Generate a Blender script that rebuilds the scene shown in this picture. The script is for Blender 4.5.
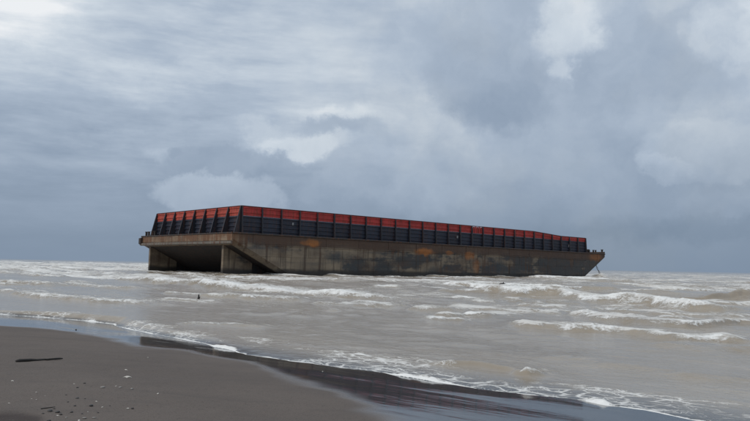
import bpy, math, random
import numpy as np
from mathutils import Vector, Matrix

for o in list(bpy.data.objects):
    bpy.data.objects.remove(o)
scene = bpy.context.scene
col = scene.collection
random.seed(7)
rng = np.random.default_rng(11)

# ------------------------------------------------------------------ camera
F_PX = 698.5                      # focal length in pixels of the 750 px wide photograph
CAM_H = 1.60
PITCH = math.atan((266 - 210.5) / F_PX)
ROLL = math.atan(14 / 750)
cam_data = bpy.data.cameras.new('camera')
cam = bpy.data.objects.new('camera', cam_data)
col.objects.link(cam)
cam_data.sensor_width = 36
cam_data.lens = 36 * F_PX / 750
cam_data.clip_start = 0.05
cam_data.clip_end = 60000
CAM_ROT = (Matrix.Rotation(math.pi / 2 + PITCH, 3, 'X') @ Matrix.Rotation(ROLL, 3, 'Z'))
cam.matrix_world = Matrix.Translation((0, 0, CAM_H)) @ CAM_ROT.to_4x4()
scene.camera = cam

def pix_dir(x, y):
    v = CAM_ROT @ Vector(((x - 375) / F_PX, -(y - 210.5) / F_PX, -1.0))
    return v.normalized()

def azel(x, y):
    d = pix_dir(x, y)
    return math.atan2(d.x, d.y), math.asin(d.z)

# ------------------------------------------------------------------ node expressions
class NX:
    """tiny expression builder on a node tree"""
    def __init__(s, tree): s.t = tree
    def node(s, typ, **kw):
        n = s.t.nodes.new(typ)
        for k, v in kw.items(): setattr(n, k, v)
        return n
    def put(s, inp, v):
        if isinstance(v, (int, float)): inp.default_value = v
        elif isinstance(v, (tuple, list)):
            if len(inp.default_value) == 4 and len(v) == 3: v = (*v, 1)
            inp.default_value = v
        else: s.t.links.new(v, inp)
    def m(s, op, a, b=0.0, c=0.0, clamp=False):
        n = s.node('ShaderNodeMath', operation=op, use_clamp=clamp)
        s.put(n.inputs[0], a); s.put(n.inputs[1], b); s.put(n.inputs[2], c)
        return n.outputs[0]
    def add(s, a, b): return s.m('ADD', a, b)
    def mul(s, a, b): return s.m('MULTIPLY', a, b)
    def sub(s, a, b): return s.m('SUBTRACT', a, b)
    def sstep(s, a, lo, hi, to0=0.0, to1=1.0):
        n = s.node('ShaderNodeMapRange', interpolation_type='SMOOTHSTEP')
        s.put(n.inputs[0], a); s.put(n.inputs[1], lo); s.put(n.inputs[2], hi); s.put(n.inputs[3], to0); s.put(n.inputs[4], to1)
        return n.outputs[0]
    def lin(s, a, lo, hi, to0=0.0, to1=1.0):
        n = s.node('ShaderNodeMapRange')
        s.put(n.inputs[0], a); s.put(n.inputs[1], lo); s.put(n.inputs[2], hi); s.put(n.inputs[3], to0); s.put(n.inputs[4], to1)
        return n.outputs[0]
    def comb(s, x, y, z=0.0):
        n = s.node('ShaderNodeCombineXYZ')
        s.put(n.inputs[0], x); s.put(n.inputs[1], y); s.put(n.inputs[2], z)
        return n.outputs[0]
    def sep(s, v):
        n = s.node('ShaderNodeSeparateXYZ'); s.put(n.inputs[0], v)
        return n.outputs[0], n.outputs[1], n.outputs[2]
    def v(s, op, a, b=(0, 0, 0)):
        n = s.node('ShaderNodeVectorMath', operation=op)
        s.put(n.inputs[0], a); s.put(n.inputs[1], b)
        return n.outputs['Value'] if op in ('LENGTH', 'DOT_PRODUCT', 'DISTANCE') else n.outputs[0]
    def noise(s, vec, scale=1.0, detail=4.0, rough=0.55, dist=0.0, color=False):
        n = s.node('ShaderNodeTexNoise'); n.noise_dimensions = '3D'
        s.put(n.inputs['Vector'], vec); s.put(n.inputs['Scale'], scale); s.put(n.inputs['Detail'], detail)
        s.put(n.inputs['Roughness'], rough); s.put(n.inputs['Distortion'], dist)
        return n.outputs['Color'] if color else n.outputs[0]
    def mix(s, fac, a, b):
        n = s.node('ShaderNodeMix', data_type='RGBA')
        s.put(n.inputs[0], fac); s.put(n.inputs[6], a); s.put(n.inputs[7], b)
        return n.outputs[2]
    def ramp(s, fac, stops, interp='LINEAR'):
        n = s.node('ShaderNodeValToRGB'); s.put(n.inputs[0], fac)
        cr = n.color_ramp; cr.interpolation = interp
        while len(cr.elements) < len(stops): cr.elements.new(0.5)
        for e, (p, c) in zip(cr.elements, stops): e.position = p; e.color = (*c, 1)
        return n.outputs[0]
    def attr(s, name):
        return s.node('ShaderNodeAttribute', attribute_name=name).outputs['Fac']
    def bump(s, h, strength=0.3, dist=0.05, normal=None):
        n = s.node('ShaderNodeBump'); s.put(n.inputs['Strength'], strength); s.put(n.inputs['Distance'], dist)
        s.put(n.inputs['Height'], h)
        if normal is not None: s.put(n.inputs['Normal'], normal)
        return n.outputs[0]

def srgb(r, g, b):
    f = lambda c: (c / 12.92 if c <= 0.04045 else ((c + 0.055) / 1.055) ** 2.4)
    return tuple(f(c / 255) for c in (r, g, b))

# ------------------------------------------------------------------ world: overcast sky with broken cloud
SUN_DIR = Vector((-0.62, -0.42, 0.80)).normalized()       # towards the (veiled) sun
world = bpy.data.worlds.new('World'); scene.world = world; world.use_nodes = True
wt = world.node_tree; wt.nodes.clear(); W_ = NX(wt)
sky = W_.node('ShaderNodeTexSky', sky_type='NISHITA'); sky.sun_disc = False
sky.sun_elevation = math.asin(SUN_DIR.z); sky.sun_rotation = math.atan2(SUN_DIR.x, SUN_DIR.y)
sky.dust_density = 3.0
gen = W_.node('ShaderNodeTexCoord').outputs['Generated']
dvec = W_.v('NORMALIZE', gen)
dx, dy, dz = W_.sep(dvec)
# 1 unit = 100 px of the photograph; third axis keeps the field seamless all round
U = F_PX / 100
P0 = W_.comb(W_.mul(dx, U), W_.mul(dz, U), W_.mul(dy, U))
a1 = W_.mul(dx, U); e1 = W_.mul(dz, U)
wn1 = W_.v('SUBTRACT', W_.noise(P0, 0.9, 3, 0.5, color=True), (0.5, 0.5, 0.5))
wn2 = W_.v('SUBTRACT', W_.noise(P0, 3.0, 7, 0.62, color=True), (0.5, 0.5, 0.5))
warp = W_.v('ADD', W_.v('MULTIPLY', wn1, (0.55, 0.30, 0)), W_.v('MULTIPLY', wn2, (0.55, 0.42, 0)))
P = W_.v('ADD', P0, warp)                                        # ragged, for cumulus outlines
PS = W_.v('ADD', P0, W_.v('MULTIPLY', wn1, (0.30, 0.10, 0)))      # nearly straight, for stratus
st1 = W_.noise(W_.v('MULTIPLY', PS, (0.55, 3.2, 0.55)), 1.0, 5, 0.55)
st2 = W_.noise(W_.v('MULTIPLY', PS, (1.7, 7.5, 1.7)), 1.0, 5, 0.6)
billow = W_.noise(W_.v('ADD', P0, (3.1, 7.7, 0)), 1.1, 7, 0.56)
puff = W_.noise(W_.v('ADD', P, (8.0, 1.7, 2)), 2.4, 6, 0.55)
soft = W_.noise(P0, 0.55, 3, 0.5)
left = W_.sstep(a1, 1.0, -1.8)                     # streaky to the left, billowy to the right
lay = W_.add(W_.mul(W_.sub(st1, 0.5), 0.75), W_.mul(W_.sub(st2, 0.5), 0.50))
bil = W_.add(W_.mul(W_.sub(billow, 0.5), 0.85), W_.mul(W_.sub(puff, 0.5), 0.30))
tex = W_.add(W_.mul(lay, W_.lin(left, 0, 1, 0.18, 0.85)), W_.mul(bil, W_.lin(left, 0, 1, 0.8, 0.25)))
tex = W_.add(tex, W_.mul(W_.sub(soft, 0.5), 0.30))
base = W_.add(W_.sstep(e1, -0.1, 1.9, 0.29, 0.68), W_.sstep(e1, 2.4, 7.0, 0.0, 0.2))   # dark towards the horizon, brighter overhead
val = W_.add(base, W_.mul(tex, W_.sstep(e1, 0.05, 1.2, 0.10, 0.80)))
def glow(x, y, rx, ry, amp):
    d = pix_dir(x, y)
    q = W_.v('MULTIPLY', W_.v('SUBTRACT', P, (d.x * U, d.z * U, d.y * U)), (100 / rx, 100 / ry, 100 / rx))
    return W_.sstep(W_.v('LENGTH', q), 1.0, 0.0, 0.0, amp)
def cumulus(v, x, y, rx, ry, level, lit=0.10, hard=0.7, body=0.22, opac=0.9, flat=1.0):
    """one cloud: ragged outline, lit from above, flatter below"""
    d = pix_dir(x, y)
    q = W_.v('MULTIPLY', W_.v('SUBTRACT', P, (d.x * U, d.z * U, d.y * U)), (100 / rx, 100 / ry, 100 / rx))
    qx, qy, qz = W_.sep(q)
    qy2 = W_.mul(qy, W_.sstep(qy, 0.0, -0.3, 1.0, flat))
    r = W_.v('LENGTH', W_.comb(qx, qy2, qz))
    mask = W_.sstep(r, 1.0, hard, 0.0, opac)
    ins = W_.add(W_.add(W_.mul(qy, lit), W_.mul(W_.sub(puff, 0.5), body)), level)
    return W_.add(W_.mul(v, W_.sub(1.0, mask)), W_.mul(ins, mask))
for b in [(-10, 5, 120, 55, .30), (150, 75, 130, 14, .07), (175, 157, 48, 12, .14), (340, 113, 80, 12, .12), (120, 135, 90, 12, .07), (570, 20, 60, 60, .10), (745, 35, 80, 50, .12),
          (160, 112, 150, 16, -.06), (640, 228, 180, 18, -.07), (80, 200, 160, 40, .03)]:
    val = W_.add(val, glow(*b))
#              x    y    rx  ry  level lit  hard body opac flat
for c in [(655, 60, 110, 62, .50, .06, .45, .30, .75, 1.0), (492, 50, 84, 80, .54, .12, .62, .30, .88, 1.0), (500, 106, 78, 34, .41, .10, .35, .22, .75, 1.0),
          (566, 20, 38, 48, .82, .05, .45, .25, .9, 1.0), (574, 68, 17, 18, .78, .05, .3, .2, .8, 1.0), (742, 28, 56, 40, .80, .08, .4, .5, .85, 1.0), (410, 40, 50, 40, .64, .05, .1, .2, .5, 1.0),
          (292, 147, 66, 24, .80, .05, .50, .25, .92, 1.5), (268, 130, 46, 15, .70, .05, .3, .3, .8, 1.2), (395, 150, 44, 20, .64, .05, .3, .4, .6, 1.0), (172, 154, 40, 12, .68, .0, .3, .3, .7, 1.0),
          (218, 165, 70, 24, .45, .05, .60, .22, .92, 1.2), (182, 150, 13, 7, .43, .0, .4, .1, .8, 1.0), (330, 128, 60, 12, .50, .0, .3, .2, .6, 1.0),
          (215, 196, 68, 25, .58, .10, .72, .20, .85, 1.0), (335, 186, 64, 25, .47, .08, .6, .24, .85, 1.0), (425, 196, 66, 28, .53, .10, .55, .28, .75, 1.0),
          (560, 168, 95, 38, .50, .07, .4, .30, .6, 1.0), (700, 178, 95, 30, .41, .05, .4, .2, .8, 1.0), (712, 156, 62, 36, .57, .17, .74, .20, .92, 1.5), (668, 166, 24, 16, .55, .16, .7, .15, .9, 1.5), (735, 205, 80, 20, .42, .06, .4, .22, .7, 1.2)]:
    val = cumulus(val, *c)
cloud = W_.ramp(val, [(0.0, srgb(98, 114, 134)), (0.2, srgb(118, 136, 157)), (0.42, srgb(149, 165, 185)), (0.62, srgb(175, 189, 206)),
                      (0.82, srgb(208, 218, 228)), (1.0, srgb(242, 245, 248))])
# heavy cumulus is a touch warmer/greyer
warm = W_.sstep(billow, 0.45, 0.65, 0.0, 0.35)
greyed = W_.mix(W_.mul(warm, W_.sub(1.0, left)), cloud, W_.v('MULTIPLY', cloud, (1.05, 1.0, 0.93)))
clear = W_.v('MULTIPLY', sky.outputs[0], (0.06, 0.06, 0.06))
colr = W_.mix(0.94, clear, greyed)
bg = W_.node('ShaderNodeBackground'); W_.put(bg.inputs[0], colr); bg.inputs[1].default_value = 1.0
wo = W_.node('ShaderNodeOutputWorld'); wt.links.new(bg.outputs[0], wo.inputs[0])

# ------------------------------------------------------------------ sun (veiled by cloud)
sl = bpy.data.lights.new('sun', 'SUN'); sl.energy = 1.45; sl.angle = math.radians(25); sl.color = (1.0, 0.95, 0.88)
sun = bpy.data.objects.new('sun', sl); col.objects.link(sun)
sun.location = (-30, -20, 40)
sun.rotation_euler = SUN_DIR.to_track_quat('Z', 'Y').to_euler()

scene.view_settings.view_transform = 'Standard'; scene.view_settings.look = 'None'
scene.view_settings.exposure = 0.0; scene.view_settings.gamma = 1.0; scene.view_settings.use_curve_mapping = False
scene.render.engine = 'CYCLES'
scene.cycles.use_denoising = True
scene.cycles.max_bounces = 6

# ------------------------------------------------------------------ helpers
def mat(name):
    m = bpy.data.materials.new(name); m.use_nodes = True
    t = m.node_tree; t.nodes.clear(); n = NX(t)
    p = n.node('ShaderNodeBsdfPrincipled'); o = n.node('ShaderNodeOutputMaterial')
    t.links.new(p.outputs[0], o.inputs[0])
    return m, n, p

def tag(o, label=None, cat=None, group=None, kind=None):
    if label: o['label'] = label
    if cat: o['category'] = cat
    if group: o['group'] = group
    if kind: o['kind'] = kind
    return o

def mesh_obj(name, verts, faces, material, parent=None, smooth=False):
    me = bpy.data.meshes.new(name); me.from_pydata([tuple(v) for v in verts], [], faces); me.update()
    return link_mesh(name, me, material, parent, smooth)

def link_mesh(name, me, material=None, parent=None, smooth=False):
    if material is not None and len(me.materials) == 0: me.materials.append(material)
    if smooth: me.polygons.foreach_set('use_smooth', [True] * len(me.polygons))
    o = bpy.data.objects.new(name, me); col.objects.link(o)
    if parent is not None: o.parent = parent
    return o

class MB:
    def __init__(s): s.v = []; s.f = []
    def add(s, vs, fs):
        k = len(s.v); s.v += [tuple(p) for p in vs]; s.f += [tuple(i + k for i in f) for f in fs]; return s
    def box(s, x0, x1, y0, y1, z0, z1):
        return s.add([(x0, y0, z0), (x1, y0, z0), (x1, y1, z0), (x0, y1, z0), (x0, y0, z1), (x1, y0, z1), (x1, y1, z1), (x0, y1, z1)],
                     [(0, 3, 2, 1), (4, 5, 6, 7), (0, 1, 5, 4), (1, 2, 6, 5), (2, 3, 7, 6), (3, 0, 4, 7)])
    def prism(s, poly, axis, lo, hi):
        """poly: list of 2D points; axis: extrusion axis ('x','y','z')"""
        n = len(poly)
        mk = {'x': lambda a, b, c: (c, a, b), 'y': lambda a, b, c: (a, c, b), 'z': lambda a, b, c: (a, b, c)}[axis]
        vs = [mk(a, b, lo) for a, b in poly] + [mk(a, b, hi) for a, b in poly]
        fs = [tuple(range(n)), tuple(range(2 * n - 1, n - 1, -1))]
        fs += [(i, i + n, (i + 1) % n + n, (i + 1) % n) for i in range(n)]
        return s.add(vs, fs)
    def tube(s, pts, radii, seg=10, cap=True):
        pts = [Vector(p) for p in pts]; rings = []
        up = Vector((0, 0, 1))
        for i, p in enumerate(pts):
            d = (pts[min(i + 1, len(pts) - 1)] - pts[max(i - 1, 0)]).normalized()
            a = d.cross(up)
            if a.length < 1e-3: a = d.cross(Vector((1, 0, 0)))
            a.normalize(); b = d.cross(a)
            r = radii[i] if isinstance(radii, (list, tuple)) else radii
            rings.append([p + (a * math.cos(2 * math.pi * k / seg) + b * math.sin(2 * math.pi * k / seg)) * r for k in range(seg)])
        vs = [q for r in rings for q in r]; fs = []
        for i in range(len(pts) - 1):
            for k in range(seg):
                k2 = (k + 1) % seg
                fs.append((i * seg + k, i * seg + k2, (i + 1) * seg + k2, (i + 1) * seg + k))
        if cap:
            fs.append(tuple(range(seg - 1, -1, -1))); fs.append(tuple(range((len(pts) - 1) * seg, len(pts) * seg)))
        return s.add(vs, fs)
    def mesh(s, name):
        import bmesh
        me = bpy.data.meshes.new(name); me.from_pydata(s.v, [], s.f); me.update()
        bm = bmesh.new(); bm.from_mesh(me); bmesh.ops.recalc_face_normals(bm, faces=bm.faces); bm.to_mesh(me); bm.free()
        return me
    def build(s, name, material, parent=None, smooth=False):
        return link_mesh(name, s.mesh(name), material, parent, smooth)

# numpy value noise
def vnoise(x, y, seed=0):
    xi = np.floor(x).astype(np.int64); yi = np.floor(y).astype(np.int64)
    xf = x - xi; yf = y - yi
    def h(a, b):
        k = (a * 374761393 + b * 668265263 + seed * 974711) & 0xffffffff
        k = ((k ^ (k >> 13)) * 1274126177) & 0xffffffff
        return ((k ^ (k >> 16)) & 0xffff) / 65535.0
    u = xf * xf * xf * (xf * (xf * 6 - 15) + 10); v = yf * yf * yf * (yf * (yf * 6 - 15) + 10)
    return (h(xi, yi) * (1 - u) + h(xi + 1, yi) * u) * (1 - v) + (h(xi, yi + 1) * (1 - u) + h(xi + 1, yi + 1) * u) * v
def fbm(x, y, oct=4, seed=0, g=0.5):
    s = 0; a = 1; t = 0
    for i in range(oct):
        s = s + a * vnoise(x, y, seed + i * 17); t += a; a *= g; x = x * 2.03 + 5.3; y = y * 2.03 + 1.7
    return s / t
def smooth01(x):
    x = np.clip(x, 0, 1); return x * x * (3 - 2 * x)

# ------------------------------------------------------------------ shore frame
# the water's edge runs diagonally: T along the shore (towards the right and near), N offshore
TX, TY = 0.780, -0.6258
NX_, NY = 0.6258, 0.780
def to_sn(x, y): return x * TX + y * TY, x * NX_ + y * NY

def beach_z(x, y):
    s, n = to_sn(x, y)
    q = 8.3 - n
    # concave: steeper swash face, flatter above it
    z = np.where(q < 2.2, 0.068 * q, 0.068 * 2.2 + 0.055 * (q - 2.2) + 0.013 * 0.8 * (1 - np.exp(-(q - 2.2) / 0.8)))
    # berm flattens behind the camera, sea bed flattens offshore
    z = np.where(z > 0.45, 0.45 + 0.55 * (1 - np.exp(-(z - 0.45) / 0.55)), z)
    z = np.where(z < -0.6, -0.6 - 0.85 * (1 - np.exp((z + 0.6) / 0.85)), z)
    return z

def pix_on(x, y, zf=None):
    """pixel -> point on the beach (or on the sea, z = 0)"""
    d = pix_dir(x, y); z = 0.0
    for _ in range(12 if zf is not None else 1):
        k = (z - CAM_H) / d.z; px, py = d.x * k, d.y * k
        if zf is not None: z = float(zf(np.array(px), np.array(py)))
    return px, py, z

def line_sn(pts, zf=None):
    q = sorted(to_sn(*pix_on(x, y, zf)[:2]) for x, y in pts)
    return np.array([a for a, b in q]), np.array([b for a, b in q])

EDGE = line_sn([(-60, 309), (0, 314.5), (30, 316.5), (60, 319), (92, 322), (110, 324), (130, 330), (146, 333.5), (175, 338), (200, 343), (214, 347.5),
                (232, 350.5), (246, 355), (270, 358.5), (330, 367), (370, 372), (400, 376.5), (430, 381), (470, 389), (520, 395), (560, 398.5),
                (590, 402.5), (608, 406), (640, 411), (690, 420), (760, 433)], beach_z)
WET = line_sn([(-80, 320), (0, 325.5), (40, 328), (75, 332), (105, 338.5), (140, 346.5), (175, 350.5), (205, 355), (250, 363), (290, 374), (325, 388),
               (355, 402), (390, 419), (420, 440)], beach_z)
def edge_d(x, y):
    s, n = to_sn(x, y)
    return n - np.interp(s, *EDGE)
def wet_d(x, y):
    s, n = to_sn(x, y)
    return n - np.interp(s, *WET)

# ------------------------------------------------------------------ polar tessellations (fine near, coarse far)
def polar(angles, radii):
    A, R = np.meshgrid(np.radians(angles), radii)
    return R * np.sin(A), R * np.cos(A), R
def grid_faces(nr, na, wrap=False):
    i = np.arange(nr - 1)[:, None] * na; j = np.arange(na if wrap else na - 1)[None, :]
    j2 = (j + 1) % na
    return np.stack([i + j, i + na + j, i + na + j2, i + j2], -1).reshape(-1, 4)
def np_mesh(name, X, Y, Z, faces, attrs, material):
    nv = X.size
    used = np.zeros(nv, bool); used[faces.ravel()] = True
    idx = np.cumsum(used) - 1
    co = np.stack([X.ravel(), Y.ravel(), Z.ravel()], -1)[used]
    faces = idx[faces]
    me = bpy.data.meshes.new(name)
    me.vertices.add(len(co)); me.vertices.foreach_set('co', co.astype(np.float32).ravel())
    me.loops.add(faces.size); me.loops.foreach_set('vertex_index', faces.astype(np.int32).ravel())
    me.polygons.add(len(faces)); me.polygons.foreach_set('loop_start', np.arange(0, faces.size, 4, dtype=np.int32))
    me.polygons.foreach_set('use_smooth', np.ones(len(faces), bool))
    me.update(calc_edges=True)
    for k, a in attrs.items():
        at = me.attributes.new(k, 'FLOAT', 'POINT'); at.data.foreach_set('value', a.ravel()[used].astype(np.float32))
    me.materials.append(material)
    o = bpy.data.objects.new(name, me); col.objects.link(o)
    return o

# ------------------------------------------------------------------ sand
m_sand, n, p = mat('dark_volcanic_sand')
geo = n.node('ShaderNodeNewGeometry').outputs['Position']
wet = n.attr('wet'); dark_sand = n.attr('dark_sand')
big = n.noise(geo, 0.5, 4, 0.5); mid = n.noise(geo, 5.0, 5, 0.6); grain = n.noise(geo, 160.0, 3, 0.7)
dry = n.mix(n.sstep(big, 0.3, 0.7), (0.090, 0.076, 0.068), (0.118, 0.099, 0.087))
dry = n.mix(n.sstep(mid, 0.35, 0.75, 0, 0.35), dry, (0.080, 0.071, 0.067))
dry = n.mix(n.sstep(grain, 0.35, 0.75, 0, 0.75), dry, (0.165, 0.14, 0.125))
dry = n.mix(n.mul(dark_sand, 0.85), dry, (0.048, 0.038, 0.036))  # one rounded patch of sand set darker
wetc = n.mix(mid, (0.015, 0.013, 0.013), (0.022, 0.019, 0.019))
streaky = n.noise(n.v('MULTIPLY', geo, (1.0, 1.0, 1.0)), 1.4, 3, 0.5)
wetr = n.add(wet, n.mul(n.sub(streaky, 0.5), 0.25))
spk = n.noise(geo, 55.0, 2, 0.5)
dry = n.mix(n.sstep(spk, 0.60, 0.70, 0, 0.65), dry, (0.030, 0.027, 0.026))
dry = n.mix(n.sstep(n.noise(n.v('ADD', geo, (9, 4, 0)), 48.0, 2, 0.5), 0.70, 0.76, 0, 0.5), dry, (0.26, 0.235, 0.21))
rill = n.noise(n.comb(n.mul(n.sep(geo)[0], 0.8), n.mul(n.sep(geo)[1], 3.2), 0.0), 0.8, 5, 0.6, 0.6)
dry = n.mix(n.sstep(rill, 0.50, 0.72, 0, 0.28), dry, (0.070, 0.062, 0.060))
n.put(p.inputs['Base Color'], n.mix(n.sstep(wetr, 0.35, 1.0), dry, wetc))
n.put(p.inputs['Roughness'], n.sstep(wet, 0.0, 0.8, 0.9, 0.5))
p.inputs['IOR'].default_value = 1.4
n.put(p.inputs['Specular IOR Level'], n.sstep(wetr, 0.3, 0.9, 0.3, 0.04))
n.put(p.inputs['Coat Weight'], n.sstep(wetr, 0.15, 0.7))
n.put(p.inputs['Coat Roughness'], n.sstep(wetr, 0.2, 0.95, 0.34, 0.070))
p.inputs['Coat IOR'].default_value = 1.33
bh = n.add(n.add(n.mul(grain, 0.35), n.mul(mid, 1.0)), n.mul(n.noise(geo, 22.0, 4, 0.6), 0.7))
n.put(p.inputs['Normal'], n.bump(bh, n.sstep(wet, 0.2, 0.8, 0.55, 0.06), 0.016))
rip = n.noise(n.comb(n.add(n.mul(n.sep(geo)[0], TX), n.mul(n.sep(geo)[1], TY)), n.mul(n.add(n.mul(n.sep(geo)[0], NX_), n.mul(n.sep(geo)[1], NY)), 3.0)), 1.3, 3, 0.5)
n.put(p.inputs['Coat Normal'], n.bump(rip, 0.25, 0.012))

ang = np.concatenate([np.arange(-180, -44, 2.0), np.arange(-44, 44.01, 0.25), np.arange(46, 180, 2.0)])
rad = np.concatenate([np.geomspace(0.4, 40, 420), np.geomspace(42, 4000, 60)])
X, Y, R = polar(ang, rad)
Z = beach_z(X, Y)
wd = wet_d(X, Y)
dryness = smooth01((-wd) / 1.5)
Z = Z + (fbm(X * .8, Y * .8, 3, 3) - .5) * 0.05 * dryness + (fbm(X * 5, Y * 5, 3, 8) - .5) * 0.012 * dryness
Ss, Nn = to_sn(X, Y)
Z = Z + (fbm(X * .35, Y * .35, 2, 31) - .5) * 0.02 + (fbm(Ss * .45 + Nn * .25, Nn * 1.7, 2, 47) - .5) * 0.007 * (1 - dryness)
bl = pix_on(2, 419, beach_z)
mound = np.exp(-(((X - bl[0]) / .30) ** 2 + ((Y - bl[1]) / .34) ** 2 + (fbm(X * 3, Y * 3, 2, 4) - .5) * .5) ** 3)
Z = Z - 0.02 * mound
wetv = smooth01((wd + 0.5 + (fbm(X * .9, Y * .9, 3, 5) - .5) * 0.9) / 0.9)
gf = grid_faces(len(rad), len(ang), wrap=True)
sand = np_mesh('beach', X, Y, Z, gf, {'wet': wetv, 'dark_sand': smooth01(mound * 1.6 - .3)}, m_sand)
tag(sand, 'dark grey volcanic sand beach sloping down to the surf', kind='structure')

# ------------------------------------------------------------------ sea
m_sea, n, p = mat('turbid_surf')
geo = n.node('ShaderNodeNewGeometry').outputs['Position']
gx, gy, gz = n.sep(geo)
foam = n.attr('foam'); lace = n.attr('lace'); depth = n.attr('depth')
sl_ = n.add(n.mul(gx, TX), n.mul(gy, TY)); nl_ = n.add(n.mul(gx, NX_), n.mul(gy, NY))
sn = n.comb(sl_, nl_, n.mul(gz, 1.5))
wv = n.v('MULTIPLY', n.v('SUBTRACT', n.noise(sn, 1.3, 4, 0.6, color=True), (.5, .5, .5)), (0.5, 0.5, 0))
snw = n.v('ADD', sn, wv)
f1 = n.noise(n.v('MULTIPLY', snw, (0.8, 1.5, 1)), 1.6, 8, 0.70)
f2 = n.noise(snw, 9.0, 5, 0.7)
ft = n.add(n.mul(n.sub(n.add(n.mul(f1, 0.62), n.mul(f2, 0.38)), 0.5), 3.2), 0.5)
fm = n.mul(n.sstep(n.add(ft, n.mul(foam, 1.0)), 0.92, 1.40), n.sstep(n.add(f2, n.mul(foam, .45)), .42, .75, .55, 1.0))
vor = n.node('ShaderNodeTexVoronoi', feature='DISTANCE_TO_EDGE'); n.put(vor.inputs['Vector'], n.v('MULTIPLY', snw, (0.7, 1.2, 1))); vor.inputs['Scale'].default_value = 3.6
vor2 = n.node('ShaderNodeTexVoronoi', feature='DISTANCE_TO_EDGE'); n.put(vor2.inputs['Vector'], snw); vor2.inputs['Scale'].default_value = 11.0
web = n.m('MAXIMUM', n.sstep(vor.outputs[0], 0.11, 0.0), n.mul(n.sstep(vor2.outputs[0], 0.13, 0.0), n.sstep(f1, 0.45, 0.6)))
lm = n.mul(web, n.sstep(n.add(lace, n.mul(n.sub(f1, 0.5), 2.6)), 0.45, 0.9))
strk = n.noise(n.v('MULTIPLY', snw, (0.45, 2.2, 1)), 1.5, 7, 0.68)
trail = n.attr('trail')
tm = n.mul(n.sstep(n.add(n.add(strk, n.mul(n.sub(f2, .5), .30)), n.mul(trail, 0.36)), 0.66, 0.82), 0.68)
edg = n.attr('edge'); heap_ = n.attr('heap')
lumpn = n.noise(n.comb(n.mul(sl_, 0.9), 0.0, 0.0), 1.0, 3, 0.6)
lipw = n.add(n.add(0.032, n.sstep(lumpn, .36, .68, 0, .10)), n.mul(heap_, 0.15))
edn = n.add(edg, n.mul(n.sub(n.add(n.mul(f2, .6), n.mul(f1, .4)), .5), n.add(.10, n.mul(lipw, 1.9))))
lipm = n.mul(n.sstep(edn, lipw, n.mul(lipw, .55)), n.sstep(edg, .0, .012))
fm = n.m('MAXIMUM', fm, n.mul(lipm, n.sstep(n.add(lumpn, n.mul(heap_, .5)), 0.3, .6, .75, 1.0)))
fm = n.m('MAXIMUM', fm, n.m('MAXIMUM', tm, n.mul(lm, 0.85)), clamp=True)
silt = n.noise(n.v('MULTIPLY', snw, (0.12, 0.35, 1)), 1.0, 4, 0.55)
deep = n.mix(n.sstep(silt, 0.3, 0.7), (0.245, 0.208, 0.163), (0.310, 0.266, 0.210))
water = n.mix(n.sstep(depth, 0.0, 0.10), (0.040, 0.037, 0.036), deep)
n.put(p.inputs['Base Color'], n.mix(fm, water, n.mix(f2, (0.60, 0.60, 0.585), (0.90, 0.90, 0.885))))
n.put(p.inputs['Roughness'], n.add(n.mul(fm, 0.6), 0.14))
p.inputs['IOR'].default_value = 1.33
r1 = n.noise(n.v('MULTIPLY', snw, (1.0, 1.8, 1)), 3.0, 4, 0.6)
r2 = n.noise(n.v('MULTIPLY', snw, (1.0, 1.5, 1)), 14.0, 3, 0.6)
shallow = n.sstep(depth, 0.0, 0.25, 0.25, 1.0)
hgt = n.add(n.add(n.mul(r1, 1.0), n.mul(r2, 0.3)), n.mul(fm, n.add(0.5, n.mul(f2, 1.5))))
n.put(p.inputs['Normal'], n.bump(hgt, n.mul(shallow, 0.55), 0.055))

ang = np.concatenate([np.arange(-110, -40, 1.0), np.arange(-40, -31, 0.25), np.arange(-31, 31, 0.085), np.arange(31, 40, 0.25), np.arange(40, 110, 1.0)])
rad = np.concatenate([np.geomspace(6.0, 170, 680), np.geomspace(172, 900, 130), np.geomspace(930, 30000, 50)])
X, Y, R = polar(ang, rad)
S, N = to_sn(X, Y)
ED = edge_d(X, Y)
ZB = beach_z(X, Y)
rowsp = R * 0.0057 + np.where(R > 171, R * 0.008, 0) + np.where(R > 905, R * .12, 0)

# wind chop and swell, running in towards the shore
H = np.zeros_like(X)
for i in range(46):
    lam = float(np.exp(rng.uniform(math.log(0.7), math.log(26))))
    th = rng.normal(0, 0.55 if lam < 5 else 0.28)
    kx, ky = -(NX_ * math.cos(th) - NY * math.sin(th)), -(NY * math.cos(th) + NX_ * math.sin(th))
    k = 2 * math.pi / lam
    ph = rng.uniform(0, 6.28) + 2.2 * fbm(X / (lam * 3.1), Y / (lam * 3.1), 2, 100 + i)
    amp = 0.0056 * lam ** 0.78 * (0.45 + 0.55 * smooth01((ED - 8) / 25))
    att = smooth01((lam / rowsp - 2.5) / 3)
    off = smooth01((ED - 0.3 * lam) / (1.5 + 2.2 * lam))
    w = np.sin(k * (kx * X + ky * Y) + ph)
    H += amp * att * off * (w + 0.22 * np.cos(2 * (k * (kx * X + ky * Y) + ph)))
chopfoam = smooth01((H - 0.06) / 0.16)

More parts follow.
